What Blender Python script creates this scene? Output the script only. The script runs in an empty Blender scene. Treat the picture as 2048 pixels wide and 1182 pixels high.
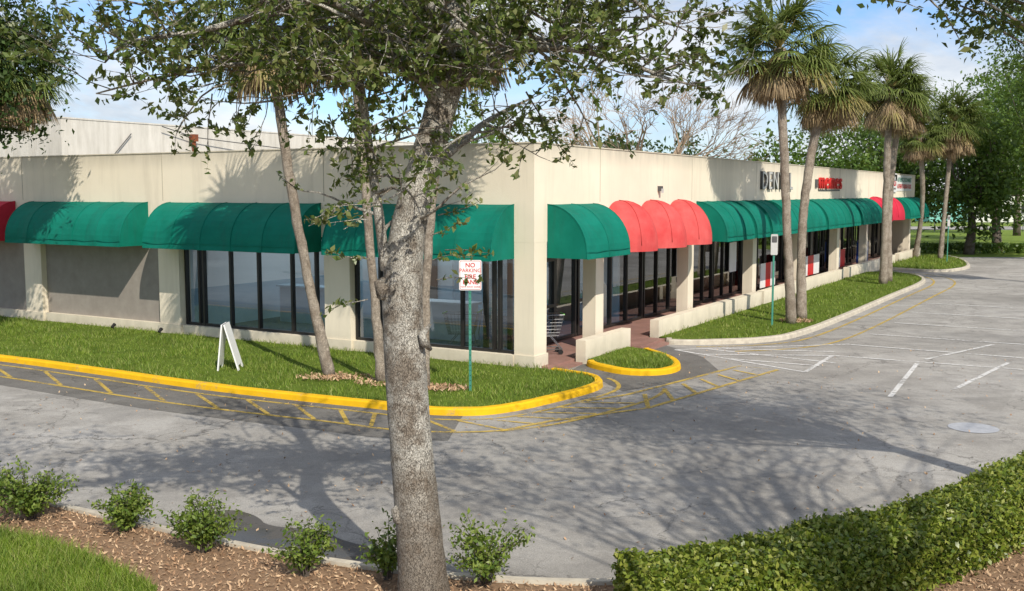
import bpy, math, random
import numpy as np
from mathutils import Vector, Matrix
random.seed(7); rng=np.random.default_rng(7)
S=bpy.context.scene; COL=S.collection
# ---------------------------------------------------------------- materials
def newmat(name):
    m=bpy.data.materials.new(name); m.use_nodes=True
    nt=m.node_tree; nt.nodes.clear()
    out=nt.nodes.new('ShaderNodeOutputMaterial')
    return m,nt,out
class NT:
    def __init__(s,nt): s.nt=nt
    def n(s,t,**k):
        x=s.nt.nodes.new(t)
        for a,b in k.items(): setattr(x,a,b)
        return x
    def l(s,a,b): s.nt.links.new(a,b)
    def noise(s,vec,scale,detail=5,rough=.6,dist=0):
        x=s.n('ShaderNodeTexNoise'); x.inputs['Scale'].default_value=scale; x.inputs['Detail'].default_value=detail
        x.inputs['Roughness'].default_value=rough; x.inputs['Distortion'].default_value=dist
        s.l(vec,x.inputs['Vector']); return x.outputs[0]
    def ramp(s,fac,stops,interp='LINEAR'):
        r=s.n('ShaderNodeValToRGB'); cr=r.color_ramp; cr.interpolation=interp
        while len(cr.elements)<len(stops): cr.elements.new(.5)
        for e,(p,c) in zip(cr.elements,stops):
            e.position=p
            if not hasattr(c,'__len__'): c=(c,c,c)
            e.color=(*c[:3],1)
        s.l(fac,r.inputs[0]); return r.outputs[0]
    def mix(s,fac,a,b,mode='MIX'):
        x=s.n('ShaderNodeMix',data_type='RGBA',blend_type=mode)
        for i,v in ((0,fac),(6,a),(7,b)):
            if isinstance(v,(int,float)): x.inputs[i].default_value=v if i==0 else (v,v,v,1)
            elif isinstance(v,tuple): x.inputs[i].default_value=(*v[:3],1)
            else: s.l(v,x.inputs[i])
        return x.outputs[2]
    def math(s,op,a,b=0.):
        x=s.n('ShaderNodeMath',operation=op)
        for i,v in ((0,a),(1,b)):
            if isinstance(v,(int,float)): x.inputs[i].default_value=v
            else: s.l(v,x.inputs[i])
        return x.outputs[0]
    def geo(s): return s.n('ShaderNodeNewGeometry')
    def mapping(s,vec,scale=(1,1,1),rot=(0,0,0)):
        x=s.n('ShaderNodeMapping'); x.inputs['Scale'].default_value=scale; x.inputs['Rotation'].default_value=rot
        s.l(vec,x.inputs[0]); return x.outputs[0]
    def bsdf(s,out,col,rough=.8,bump=None,strength=.3,dist=.02,spec=.3,metal=0):
        b=s.n('ShaderNodeBsdfPrincipled')
        if isinstance(col,tuple): b.inputs['Base Color'].default_value=(*col[:3],1)
        else: s.l(col,b.inputs['Base Color'])
        if isinstance(rough,(int,float)): b.inputs['Roughness'].default_value=rough
        else: s.l(rough,b.inputs['Roughness'])
        b.inputs['Specular IOR Level'].default_value=spec; b.inputs['Metallic'].default_value=metal
        if bump is not None:
            bb=s.n('ShaderNodeBump'); bb.inputs['Strength'].default_value=strength; bb.inputs['Distance'].default_value=dist
            s.l(bump,bb.inputs['Height']); s.l(bb.outputs[0],b.inputs['Normal'])
        if out: s.l(b.outputs[0],out.inputs[0])
        return b
def simple(name,c1,c2=None,scale=6,rough=.7,bump=.1,spec=.3,metal=0,stretch=(1,1,1)):
    m,nt,out=newmat(name); k=NT(nt); g=k.geo()
    v=k.mapping(g.outputs['Position'],stretch)
    f=k.noise(v,scale,6,.65)
    c=k.ramp(f,[(.3,c1),(.7,c2 or tuple(x*.8 for x in c1))])
    k.bsdf(out,c,rough,f,bump,.01,spec,metal); return m
def leafmat(name,cols,trans=.35,rough=.45,clump=.5,tint=(.2,.26,.03)):
    m,nt,out=newmat(name); k=NT(nt); g=k.geo()
    n=len(cols); c=k.ramp(g.outputs['Random Per Island'],[(i/(n-1),cc) for i,cc in enumerate(cols)])
    big=k.noise(g.outputs['Position'],.9,2)
    c=k.mix(k.ramp(big,[(.35,0.),(.7,clump)]),c,tuple(x*.6 for x in cols[0]),'MIX')
    b=k.bsdf(None,c,rough,spec=.4)
    t=k.n('ShaderNodeBsdfTranslucent'); k.l(k.mix(.5,c,tint),t.inputs[0])
    mx=k.n('ShaderNodeMixShader'); mx.inputs[0].default_value=trans
    k.l(b.outputs[0],mx.inputs[1]); k.l(t.outputs[0],mx.inputs[2]); k.l(mx.outputs[0],out.inputs[0]); return m
def stucco(name,c):
    m,nt,out=newmat(name); k=NT(nt); g=k.geo(); P=g.outputs['Position']
    f=k.noise(P,.5,4,.6); c1=k.ramp(f,[(.3,tuple(x*.92 for x in c)),(.7,tuple(min(1,x*1.05) for x in c))])
    st=k.noise(k.mapping(P,(2.2,2.2,.18)),1.,5,.7)
    c2=k.mix(k.ramp(st,[(.5,0.),(.74,.3)]),c1,(.38,.33,.25))
    sp=k.n('ShaderNodeSeparateXYZ'); k.l(P,sp.inputs[0])
    low=k.math('MULTIPLY',k.ramp(k.math('MULTIPLY',sp.outputs[2],.2),[(.02,.7),(.12,0.)]),k.noise(P,3,4))
    c3=k.mix(low,c2,(.22,.2,.15))
    topm=k.math('MULTIPLY',k.ramp(k.math('MULTIPLY',sp.outputs[2],.1),[(.455,0.),(.5,.8)]),k.noise(k.mapping(P,(3,3,.5)),1.3,5,.7))
    c3=k.mix(topm,c3,(.27,.25,.2))
    fine=k.noise(P,45,4,.7)
    k.bsdf(out,c3,.9,fine,.4,.012,.15); return m
M={}
M['stucco']=stucco('stucco_cream',(.77,.69,.545))
M['stucco_white']=stucco('stucco_white',(.84,.81,.74))
M['panel']=simple('infill_panel_taupe',(.25,.22,.19),(.31,.28,.24),3,.9)
M['roof']=simple('roof_gravel',(.3,.3,.29),(.22,.22,.21),5,.95)
M['frame']=simple('dark_bronze_aluminium',(.012,.011,.01),(.02,.018,.016),8,.4,.02,.5)
M['joint']=simple('joint_sealant',(.44,.39,.3),(.36,.33,.26),8,.9)
M['tile']=simple('arcade_tile_red',(.34,.19,.155),(.22,.125,.10),2.2,.55)
M['carpet']=simple('carpet_blue_grey',(.10,.14,.19),(.07,.10,.15),5,.95)
M['wall_in']=simple('interior_white',(.70,.76,.78),(.64,.71,.74),1,.9)
M['wall_blue']=simple('interior_blue',(.33,.48,.58),(.29,.43,.53),1,.9)
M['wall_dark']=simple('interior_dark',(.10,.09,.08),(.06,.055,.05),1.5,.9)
M['ceil']=simple('ceiling_tile',(.6,.6,.57),(.55,.55,.52),3,.9)
def fabric(name,c,c2):
    m,nt,out=newmat(name); k=NT(nt); g=k.geo(); P=g.outputs['Position']
    f=k.noise(P,1.6,5,.6); col=k.ramp(f,[(.3,c),(.72,c2)])
    d=k.noise(k.mapping(P,(4,4,.6)),1.5,4); col=k.mix(k.ramp(d,[(.5,0.),(.8,.35)]),col,tuple(x*.5+.02 for x in c))
    b=k.bsdf(None,col,.75,k.noise(P,6,4),.3,.02,.2)
    t=k.n('ShaderNodeBsdfTranslucent'); k.l(col,t.inputs[0]); mx=k.n('ShaderNodeMixShader'); mx.inputs[0].default_value=.15
    k.l(b.outputs[0],mx.inputs[1]); k.l(t.outputs[0],mx.inputs[2]); k.l(mx.outputs[0],out.inputs[0]); return m
M['green']=fabric('awning_green',(.0,.15,.10),(.004,.205,.145))
M['red']=fabric('awning_red',(.58,.06,.06),(.70,.13,.12))
M['crimson']=fabric('awning_crimson',(.5,.02,.05),(.6,.04,.07))
def glassmat(name,tint,base):
    m,nt,out=newmat(name); k=NT(nt)
    lw=k.n('ShaderNodeLayerWeight'); f=k.math('ADD',k.math('MULTIPLY',k.math('POWER',lw.outputs['Facing'],4.),.9),base)
    t=k.n('ShaderNodeBsdfTransparent'); t.inputs[0].default_value=(*tint,1)
    g=k.n('ShaderNodeBsdfGlossy'); g.inputs['Roughness'].default_value=.01; g.inputs[0].default_value=(.95,.97,1,1)
    mx=k.n('ShaderNodeMixShader'); k.l(f,mx.inputs[0]); k.l(t.outputs[0],mx.inputs[1]); k.l(g.outputs[0],mx.inputs[2]); k.l(mx.outputs[0],out.inputs[0]); return m
M['glass']=glassmat('shop_glass',(.66,.74,.77),.16)
M['glass2']=glassmat('tinted_shop_glass',(.5,.55,.55),.14)
def diffuser():
    m,nt,out=newmat('added_light_diffuser'); k=NT(nt); t=k.n('ShaderNodeBsdfTranslucent'); t.inputs[0].default_value=(.68,.78,.85,1); k.l(t.outputs[0],out.inputs[0]); return m  # translucent sheet for the panel added to brighten the shop
M['fill_panel']=diffuser()
def asphalt(name,mul):
    m,nt,out=newmat(name); k=NT(nt); g=k.geo(); P=g.outputs['Position']
    big=k.noise(P,.22,5,.6); med=k.noise(P,1.4,6,.65); fine=k.noise(P,55,3,.75); mm=k.noise(P,14,4,.7)
    c=k.ramp(big,[(.3,tuple(mul*x for x in (.36,.34,.305))),(.5,tuple(mul*x for x in (.50,.475,.43))),(.7,tuple(mul*x for x in (.61,.585,.54)))])
    vp=k.n('ShaderNodeTexVoronoi',distance='CHEBYCHEV'); vp.inputs['Scale'].default_value=.16; k.l(k.mapping(P,(1,1,1),(0,0,.55)),vp.inputs['Vector'])
    c=k.mix(.25,c,k.ramp(vp.outputs[1],[(.2,.4),(.8,1.)]),'MULTIPLY')
    c=k.mix(k.ramp(med,[(.36,.5),(.56,0.)]),c,tuple(mul*x for x in (.25,.235,.215)))
    c=k.mix(.6,c,k.ramp(fine,[(.32,.3),(.68,1.)]),'MULTIPLY')
    c=k.mix(.45,c,k.ramp(mm,[(.3,.55),(.7,1.)]),'MULTIPLY')
    dv=k.n('ShaderNodeTexNoise'); dv.inputs['Scale'].default_value=1.3; dv.inputs['Detail'].default_value=8; dv.inputs['Roughness'].default_value=.65; k.l(P,dv.inputs['Vector'])
    ad=k.n('ShaderNodeVectorMath',operation='MULTIPLY_ADD'); k.l(dv.outputs[1],ad.inputs[0]); ad.inputs[1].default_value=(1.3,1.3,0); k.l(P,ad.inputs[2])
    cr=None
    for sc,w,mk,lo in ((.35,.005,.3,.44),(1.3,.013,.9,.53),(3.4,.028,.7,.60)):
        vo=k.n('ShaderNodeTexVoronoi',feature='DISTANCE_TO_EDGE'); vo.inputs['Scale'].default_value=sc; k.l(ad.outputs[0],vo.inputs['Vector'])
        line=k.ramp(vo.outputs[0],[(0.,1.),(w,0.)])
        mask=k.ramp(k.noise(P,mk*.5,3),[(lo,0.),(lo+.08,1.)])
        x=k.math('MULTIPLY',line,mask); cr=x if cr is None else k.math('MAXIMUM',cr,x)
    c=k.mix(k.math('MULTIPLY',cr,.75),c,(.07,.065,.058))
    wet=k.ramp(k.noise(k.mapping(P,(.5,.9,1)),.5,4,.6,.6),[(.56,0.),(.64,1.)])
    c=k.mix(k.math('MULTIPLY',wet,.35),c,(.15,.145,.135))
    h=k.math('SUBTRACT',k.math('ADD',fine,med),cr)
    k.bsdf(out,c,.9,h,.5,.012,.2); return m
M['asphalt']=asphalt('old_asphalt',1.); M['asphalt2']=asphalt('newer_asphalt',.5)
M['concrete']=simple('kerb_concrete',(.55,.50,.40),(.36,.32,.26),5,.9,.3)
def paint(name,c,wear=.5,under=(.3,.29,.27)):
    m,nt,out=newmat(name); k=NT(nt); g=k.geo(); P=g.outputs['Position']
    f=k.math('ADD',k.math('MULTIPLY',k.noise(P,12,6,.75),.6),k.math('MULTIPLY',k.noise(P,1.2,3),.4))
    c1=k.ramp(k.noise(P,3,5),[(.3,c),(.7,tuple(x*.8 for x in c))])
    b=k.bsdf(None,c1,.75,f,.3,.01,.2)
    if under is None:
        t=k.n('ShaderNodeBsdfTransparent'); mx=k.n('ShaderNodeMixShader'); k.l(k.ramp(f,[(wear-.06,.2),(wear+.06,1.)]),mx.inputs[0]); k.l(b.outputs[0],mx.inputs[1]); k.l(t.outputs[0],mx.inputs[2]); k.l(mx.outputs[0],out.inputs[0])
    else:
        col=k.mix(k.ramp(f,[(wear-.06,1.),(wear+.06,0.)]),c1,under); k.l(col,b.inputs['Base Color']); k.l(b.outputs[0],out.inputs[0])
    return m
M['ykerb']=paint('kerb_paint_yellow',(.80,.46,.01),.38,(.35,.26,.12))
M['yline']=paint('line_paint_yellow',(.60,.42,.09),.55,None)
M['wline']=paint('line_paint_white',(.76,.75,.72),.545,None)
def grassmat(name,a,b):
    m,nt,out=newmat(name); k=NT(nt); g=k.geo(); P=g.outputs['Position']
    c=k.ramp(k.noise(P,2.5,6,.7),[(.3,a),(.7,b)]); k.bsdf(out,c,.95,k.noise(P,30,4),.8,.04,.1); return m
M['grass']=grassmat('lawn_soil_green',(.07,.11,.015),(.13,.18,.025))
M['farground']=grassmat('far_grass',(.13,.19,.03),(.19,.26,.05))
M['mulch']=simple('mulch',(.30,.19,.11),(.14,.09,.055),18,.95,.9)
M['blade']=leafmat('grass_blades',[(.08,.15,.015),(.16,.26,.02),(.25,.34,.04),(.36,.37,.12)],.3,.6,.45)
M['chip']=leafmat('bark_chips',[(.22,.125,.07),(.46,.29,.17),(.62,.45,.28),(.32,.2,.115)],0.,.9,.2)
M['oakleaf']=leafmat('oak_leaves',[(.05,.09,.02),(.11,.165,.035),(.19,.24,.07),(.28,.27,.12)],.4,.38,.25,(.26,.34,.05))
M['shadeleaf']=leafmat('shade_leaves',[(.03,.06,.012),(.07,.11,.02),(.12,.16,.04)],.3,.45)
M['darkleaf']=leafmat('dark_foliage',[(.02,.05,.012),(.045,.09,.02),(.08,.13,.03)],.3)
M['midleaf']=leafmat('mid_foliage',[(.06,.125,.018),(.10,.18,.03),(.15,.23,.045)],.35)
M['hedgeleaf']=leafmat('hedge_leaves',[(.07,.12,.015),(.16,.22,.025),(.26,.31,.04),(.36,.37,.09)],.3,.33,.25)
M['bushleaf']=leafmat('bush_leaves',[(.07,.13,.02),(.15,.22,.03),(.24,.3,.06)],.3,.45,.25)
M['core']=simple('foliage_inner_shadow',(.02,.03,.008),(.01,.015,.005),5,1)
M['pgreen']=leafmat('palm_green',[(.09,.13,.03),(.15,.20,.045),(.23,.265,.085)],.3,.5,.2)
M['pyel']=leafmat('palm_yellow',[(.26,.23,.08),(.36,.28,.11),(.28,.26,.09)],.25,.6,.2)
M['pdead']=leafmat('palm_dead',[(.28,.19,.10),(.40,.30,.17),(.2,.14,.08)],.15,.8,.2,(.3,.22,.12))
def bark(name,lo,hi,vs=(9,9,2.2),crk=.5,wd=.09,dark=None):
    m,nt,out=newmat(name); k=NT(nt); g=k.geo(); P=g.outputs['Position']
    dv=k.n('ShaderNodeTexNoise'); dv.inputs['Scale'].default_value=9; dv.inputs['Detail'].default_value=5; k.l(P,dv.inputs['Vector'])
    ad=k.n('ShaderNodeVectorMath',operation='MULTIPLY_ADD'); k.l(dv.outputs[1],ad.inputs[0]); ad.inputs[1].default_value=(.12,.12,.25); k.l(P,ad.inputs[2])
    vo=k.n('ShaderNodeTexVoronoi',feature='DISTANCE_TO_EDGE'); vo.inputs['Scale'].default_value=4.5
    k.l(k.mapping(ad.outputs[0],vs),vo.inputs['Vector'])
    crack=k.ramp(vo.outputs[0],[(0.,0.),(wd,1.)])
    patch=k.ramp(k.noise(P,3.4,7,.75),[(.40,0.),(.56,1.)])
    c=k.mix(patch,lo,hi)
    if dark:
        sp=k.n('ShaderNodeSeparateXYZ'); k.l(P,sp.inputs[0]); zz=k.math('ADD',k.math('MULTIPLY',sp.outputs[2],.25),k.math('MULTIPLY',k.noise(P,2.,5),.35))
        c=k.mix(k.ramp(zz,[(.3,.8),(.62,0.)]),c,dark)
    c=k.mix(.6,c,k.ramp(k.noise(P,40,5,.7),[(.3,.45),(.7,1.25)]),'MULTIPLY')
    c=k.mix(k.math('MULTIPLY',k.math('SUBTRACT',1.,crack),crk),c,tuple(x*.3 for x in lo))
    k.bsdf(out,c,.95,k.math('ADD',crack,k.noise(P,60,3)),.8,.015,.1); return m
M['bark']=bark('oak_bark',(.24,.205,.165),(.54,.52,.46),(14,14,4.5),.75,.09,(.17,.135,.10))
M['pbark']=bark('palm_bark',(.27,.22,.17),(.42,.36,.29),(3,3,9),.4)
M['dbark']=bark('dark_bark',(.12,.095,.07),(.2,.17,.14))
M['twig']=simple('pale_twigs',(.36,.27,.19),(.24,.18,.12),3,.9)
M['white']=simple('white_plastic',(.82,.82,.80),(.75,.75,.73),4,.45)
M['signred']=simple('sign_red',(.60,.02,.02),(.5,.02,.02),4,.5)
M['letters']=simple('letter_face',(.5,.5,.48),(.42,.42,.4),4,.5)
M['signwhite']=simple('sign_white',(.8,.8,.78),(.72,.72,.7),4,.4)
M['post']=simple('post_green',(.04,.2,.14),(.06,.24,.18),6,.5)
M['metal']=simple('grey_metal',(.28,.28,.28),(.2,.2,.2),9,.4,.05,.5,.8)
M['black']=simple('black_plastic',(.015,.015,.015),(.02,.02,.02),5,.5)
M['lime']=simple('lime_plastic',(.15,.5,.05),(.1,.4,.04),5,.5)
M['blue']=simple('blue_paint',(.02,.07,.3),(.02,.06,.22),5,.5)
M['rust']=simple('rusty_pipe',(.28,.08,.03),(.14,.05,.03),6,.9)
M['teal']=simple('teal_wall',(.2,.5,.42),(.2,.45,.4),2,.8)
M['pale']=simple('pale_wall',(.68,.68,.62),(.6,.6,.55),2,.8)
M['fence']=simple('fence_grey',(.2,.22,.2),(.16,.17,.16),5,.7)
M['greydark']=simple('letter_grey',(.10,.10,.10),(.07,.07,.07),5,.5)
M['manhole']=simple('manhole',(.42,.43,.45),(.3,.31,.33),10,.6)
def watermat():
    m,nt,out=newmat('puddle_water'); k=NT(nt); g=k.geo(); P=g.outputs['Position']
    f=k.noise(P,2.5,5,.6); b=k.bsdf(None,(.03,.03,.027),.08,f,.05,.01,.3)
    b2=k.bsdf(None,(.09,.085,.078),.7,k.noise(P,55,3,.7),.4,.01,.2)
    mx=k.n('ShaderNodeMixShader'); k.l(k.ramp(f,[(.46,0.),(.54,1.)]),mx.inputs[0]); k.l(b.outputs[0],mx.inputs[1]); k.l(b2.outputs[0],mx.inputs[2]); k.l(mx.outputs[0],out.inputs[0]); return m
M['water']=watermat()
# ---------------------------------------------------------------- mesh helpers
class MB:
    def __init__(s): s.v=[];s.f=[];s.m=[]
    def add(s,V,F,mi=0):
        o=len(s.v); s.v+= [tuple(x) for x in V]; s.f+=[tuple(i+o for i in q) for q in F]; s.m+=[mi]*len(F)
    def hexa(s,b,t,mi=0):
        s.add(list(b)+list(t),[(3,2,1,0),(4,5,6,7),(0,1,5,4),(1,2,6,5),(2,3,7,6),(3,0,4,7)],mi)
    def box(s,x0,x1,y0,y1,z0,z1,mi=0,T=None):
        b=[(x0,y0,z0),(x1,y0,z0),(x1,y1,z0),(x0,y1,z0)]; t=[(x,y,z1) for x,y,_ in b]
        if T: b=[T(*p) for p in b]; t=[T(*p) for p in t]
        s.hexa(b,t,mi)
    def tube(s,pts,rad,n=8,mi=0,cap=True,jit=0.):
        pts=[Vector(p) for p in pts]
        if not hasattr(rad,'__len__'): rad=[rad]*len(pts)
        V=[];ref=None
        for i,p in enumerate(pts):
            d=(pts[min(i+1,len(pts)-1)]-pts[max(i-1,0)])
            if d.length<1e-9: d=Vector((0,0,1))
            d.normalize()
            if ref is None: ref=d.orthogonal().normalized()
            ref=(ref-d*ref.dot(d)).normalized(); b=d.cross(ref)
            for j in range(n):
                a=2*math.pi*j/n; r=rad[i]*(1+jit*(random.random()-.5))
                V.append(p+ref*math.cos(a)*r+b*math.sin(a)*r)
        F=[]
        for i in range(len(pts)-1):
            for j in range(n):
                k=(j+1)%n; F.append((i*n+j,i*n+k,(i+1)*n+k,(i+1)*n+j))
        if cap: F.append(tuple(range(n-1,-1,-1))); F.append(tuple((len(pts)-1)*n+j for j in range(n)))
        s.add(V,F,mi)
    def build(s,name,mats,parent=None,smooth=False):
        if not isinstance(mats,(list,tuple)): mats=[mats]
        off=Vector(parent.location) if parent else Vector((0,0,0))
        me=bpy.data.meshes.new(name); me.from_pydata([(a-off.x,b-off.y,c-off.z) for a,b,c in s.v],[],s.f)
        for m in mats: me.materials.append(m)
        me.polygons.foreach_set('material_index',s.m)
        if smooth: me.polygons.foreach_set('use_smooth',[True]*len(s.f))
        me.update(); o=bpy.data.objects.new(name,me); COL.objects.link(o)
        if parent: o.parent=parent
        return o
def thing(name,label,cat,loc=(0,0,0),group=None):
    e=bpy.data.objects.new(name,None); e.location=loc; e.empty_display_size=.3; COL.objects.link(e)
    e['label']=label; e['category']=cat
    if group: e['group']=group
    return e
def quadmesh(name,V,mats,parent=None,mi=None):
    V=np.asarray(V,dtype=np.float32).reshape(-1,3)
    if parent: V=V-np.array(parent.location,dtype=np.float32)
    n=len(V)//4; me=bpy.data.meshes.new(name)
    me.vertices.add(n*4); me.vertices.foreach_set('co',V.ravel())
    me.loops.add(n*4); me.loops.foreach_set('vertex_index',np.arange(n*4,dtype=np.int32))
    me.polygons.add(n); me.polygons.foreach_set('loop_start',np.arange(0,n*4,4,dtype=np.int32))
    try: me.polygons.foreach_set('loop_total',np.full(n,4,dtype=np.int32))
    except Exception: pass
    if not isinstance(mats,(list,tuple)): mats=[mats]
    for m in mats: me.materials.append(m)
    if mi is not None: me.polygons.foreach_set('material_index',np.asarray(mi,dtype=np.int32))
    me.update(calc_edges=True); me.validate()
    o=bpy.data.objects.new(name,me); COL.objects.link(o)
    if parent:o.parent=parent
    return o
def nrm(a): return a/np.maximum(np.linalg.norm(a,axis=1,keepdims=True),1e-6)
def leafquads(C,size,aspect=.45,up=.5,fold=.12):
    C=np.asarray(C,dtype=np.float64); n=len(C)
    d=nrm(rng.normal(size=(n,3))); nn=nrm(rng.normal(size=(n,3))+np.array([0,0,up*2]))
    side=nrm(np.cross(d,nn)); nn=np.cross(side,d)
    L=(size*(.6+.8*rng.random(n)))[:,None]
    a=C-d*L*.5; t=C+d*L*.5; w=L*aspect*.5
    l=C+side*w+nn*L*fold; r=C-side*w+nn*L*fold
    return np.stack([a,r,t,l],axis=1).reshape(-1,3)
# ---------------------------------------------------------------- building frame
C0=(.48,22.39); RX,RY=.505,.863; LX,LY=-.863,.505
def W(s,q,z=0.): return (C0[0]+s*RX+q*LX, C0[1]+s*RY+q*LY, z)
def RW(a,d,z): return W(a,-d,z)
def LW(a,d,z): return W(-d,a,z)
def W2(s,q): return W(s,q)[:2]
def R2(a,d): return RW(a,d,0)[:2]
H=5.0; SILL=.35; HEAD=2.85; LEN=48.6; LQ=30.
bld=thing('shopping_plaza_building','cream stucco single-storey shopping plaza with green and red awnings','building',W(0,0,0))
wall=MB()
wall.box(0,LEN,0,.35,HEAD,H,0,W); wall.box(0,.35,.35,LQ,HEAD,H,0,W)
wall.box(LEN-.35,LEN,.35,12,0,H,0,W); wall.box(.35,LEN-.35,12,12.3,0,H,0,W)
wall.box(-.06,.3,.5,LQ,-.05,SILL,0,W)
wall.build('wall',M['stucco'],bld)
for q in (5.9,11.6,17.72,23.6):
    j=MB(); j.box(-.004,.01,q-.01,q+.01,3.72,H+.002,0,W); j.build('wall_joint',M['joint'],bld)
for s in (3.3,9.6,15.9,22.2,28.5,34.8,41.1):
    j=MB(); j.box(s-.01,s+.01,-.004,.01,3.72,H+.002,0,W); j.build('wall_joint',M['joint'],bld)
cp=MB(); cp.box(-.02,LEN+.02,-.02,.37,H+.002,H+.03,0,W); cp.box(-.02,.37,.372,LQ,H+.002,H+.03,0,W)
cp.build('parapet_cap',M['stucco'],bld)
rf=MB(); rf.box(7.4,LEN-.35,.35,12,4.3,4.4,0,W); rf.box(.35,7.4,.35,2.2,4.3,4.4,0,W); rf.box(.35,7.4,10.8,LQ,4.3,4.4,0,W); rf.box(.35,1.2,2.2,10.8,4.3,4.4,0,W); rf.build('roof',M['roof'],bld)  # left open over the corner shop so added daylight reaches its panel
def column(fn,a0,a1,d0=-.35,d1=0.,z1=HEAD):
    m=MB()
    b=[fn(a0,d1,-.05),fn(a1,d1,-.05),fn(a1,d0,-.05),fn(a0,d0,-.05)]; t=[(x,y,z1-.002) for x,y,_ in b]
    m.hexa(b,t)
    b=[fn(a0-.03,d1+.03,-.05),fn(a1+.03,d1+.03,-.05),fn(a1+.03,d0-.01,-.05),fn(a0-.03,d0-.01,-.05)]; t=[(x,y,.36) for x,y,_ in b]
    m.hexa(b,t)
    return m.build('column',M['stucco'],bld)
column(RW,0.,.58,-.5,0.)
for i in range(8): column(RW,3.1+6.3*i,3.55+6.3*i)
for q in (5.05,10.95,16.85,22.75): column(LW,q,q+.8,-.3,.1)
for a0,a1 in ((1.55,4.1),(5.95,15.2),(15.5,27.6),(28.6,40),(41.2,48.4)):
    m=MB(); m.box(a0,a1,.25,.5,-.05,.55,0,RW); m.build('low_wall',M['stucco'],bld)
def awning(fn,a0,a1,mat,zt=3.68,zb=2.64,D=.98,val=.15):
    m=MB(); prof=[]
    for i in range(11):
        t=i/10*math.pi/2; prof.append((D*math.sin(t)**1.05,zb+(zt-zb)*max(0,math.cos(t))**1.05))
    prof.append((D+.008,zb-val))
    nb=max(1,round((a1-a0)/1.0)); na=nb*4; V=[];F=[]
    for i in range(na+1):
        a=a0+(a1-a0)*i/na; ph=(i%4)/4; sag=.03*math.sin(math.pi*ph) ; wr=random.uniform(-.008,.008)
        for kx,(d,z) in enumerate(prof):
            e=1 if 0<kx<len(prof)-1 else .3
            V.append(fn(a,max(.003,d-(sag+wr)*e) if kx else .003,z-(sag*.6*e)))
    n=len(prof)
    for i in range(na):
        for q in range(n-1): F.append((i*n+q,(i+1)*n+q,(i+1)*n+q+1,i*n+q+1))
    m.add(V,F)
    for a in (a0,a1):
        P=[fn(a,max(.003,d),z) for d,z in prof]+[fn(a,.003,zb-val)]
        m.add(P,[tuple(range(len(P)))])
    for i in range(nb+1):
        a=a0+(a1-a0)*i/nb
        m.tube([fn(a,max(.006,d+.002),z+.002) for d,z in prof],.012,4)
    m.tube([fn(a0,D+.012,zb),fn(a1,D+.012,zb)],.01,4); m.tube([fn(a0,D+.012,zb-val),fn(a1,D+.012,zb-val)],.01,4)
    return m.build('awning',mat,bld)
def dome(fn,c,r,mat,zt=3.74,zb=2.64,D=.98,val=.15):
    m=MB(); V=[];F=[];nu=24;nv=10
    for i in range(nu+1):
        ph=math.pi*i/nu; bul=1+.03*abs(math.sin(ph*3))
        for k in range(nv+1):
            th=math.pi/2*k/nv
            cc=math.cos(th)**.85 if k<nv else 0
            V.append(fn(c-r*math.cos(ph)*cc*bul,.004+D*math.sin(ph)*cc*bul,zb+(zt-zb)*math.sin(th)))
    n=nv+1
    for i in range(nu):
        for k in range(nv): F.append((i*n+k,(i+1)*n+k,(i+1)*n+k+1,i*n+k+1))
    m.add(V,F)
    V=[];F=[]
    for i in range(nu+1):
        ph=math.pi*i/nu; bul=1+.03*abs(math.sin(ph*3))
        for z in (zb,zb-val): V.append(fn(c-r*math.cos(ph)*bul,.004+D*math.sin(ph)*bul,z))
    for i in range(nu): F.append((2*i,2*i+1,2*i+3,2*i+2))
    m.add(V,F)
    for i in (1,2):
        ph=math.pi*i/3
        m.tube([fn(c-r*math.cos(ph)*(math.cos(math.pi/2*k/nv)**.85 if k<nv else 0),.012+D*math.sin(ph)*(math.cos(math.pi/2*k/nv)**.85 if k<nv else 0),zb+.006+(zt-zb)*math.sin(math.pi/2*k/nv)) for k in range(nv+1)],.012,4)
    return m.build('awning',mat,bld,True)
awning(RW,.6,2.9,M['green'])
for c in (4.4,6.42,8.44): dome(RW,c,1.0,M['red'])
for a0,a1 in ((10,12.7),(13.,14.4),(14.7,16.4),(16.9,22.1),(22.5,28.5),(29.,33.9)): awning(RW,a0,a1,M['green'])
dome(RW,35.8,1.7,M['crimson']); dome(RW,39.3,1.7,M['crimson'])
awning(RW,41.5,48.1,M['green'])
for a0,a1 in ((.5,5.15),(6.0,11.3),(12.2,17.2)): awning(LW,a0,a1,M['green'])
awning(LW,18.1,22.6,M['crimson'])
def window(fn,a0,a1,muls,d=-.15,z0=SILL,z1=HEAD,t=.05,gm='glass'):
    fr=MB()
    fr.box(a0,a1,d-.05,d+.05,z0,z0+.07,0,fn); fr.box(a0,a1,d-.05,d+.05,z1-.07,z1-.001,0,fn)
    for a in [a0+.03]+list(muls)+[a1-.03]: fr.box(a-t/2,a+t/2,d-.06,d+.06,z0+.001,z1-.002,0,fn)
    w=fr.build('window',M['frame'],bld)
    g=MB(); g.add([fn(a0+.02,d,z0+.03),fn(a1-.02,d,z0+.03),fn(a1-.02,d,z1-.03),fn(a0+.02,d,z1-.03)],[(0,1,2,3)])
    go=g.build('window_pane',M[gm],bld); go.parent=w
    return w
window(LW,.5,5.05,(.95,1.1,1.95,3.5,4.3),t=.06)
window(LW,5.85,10.95,(6.3,7.1,8.25,9.25,10.25,10.42),t=.06)
for a0,a1 in ((11.75,16.85),(17.65,22.75),(23.55,29.8)):
    m=MB(); m.box(a0,a1,-.2,-.08,SILL,HEAD,0,LW); m.build('infill_panel',M['panel'],bld)
DQ=-1.5
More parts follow.
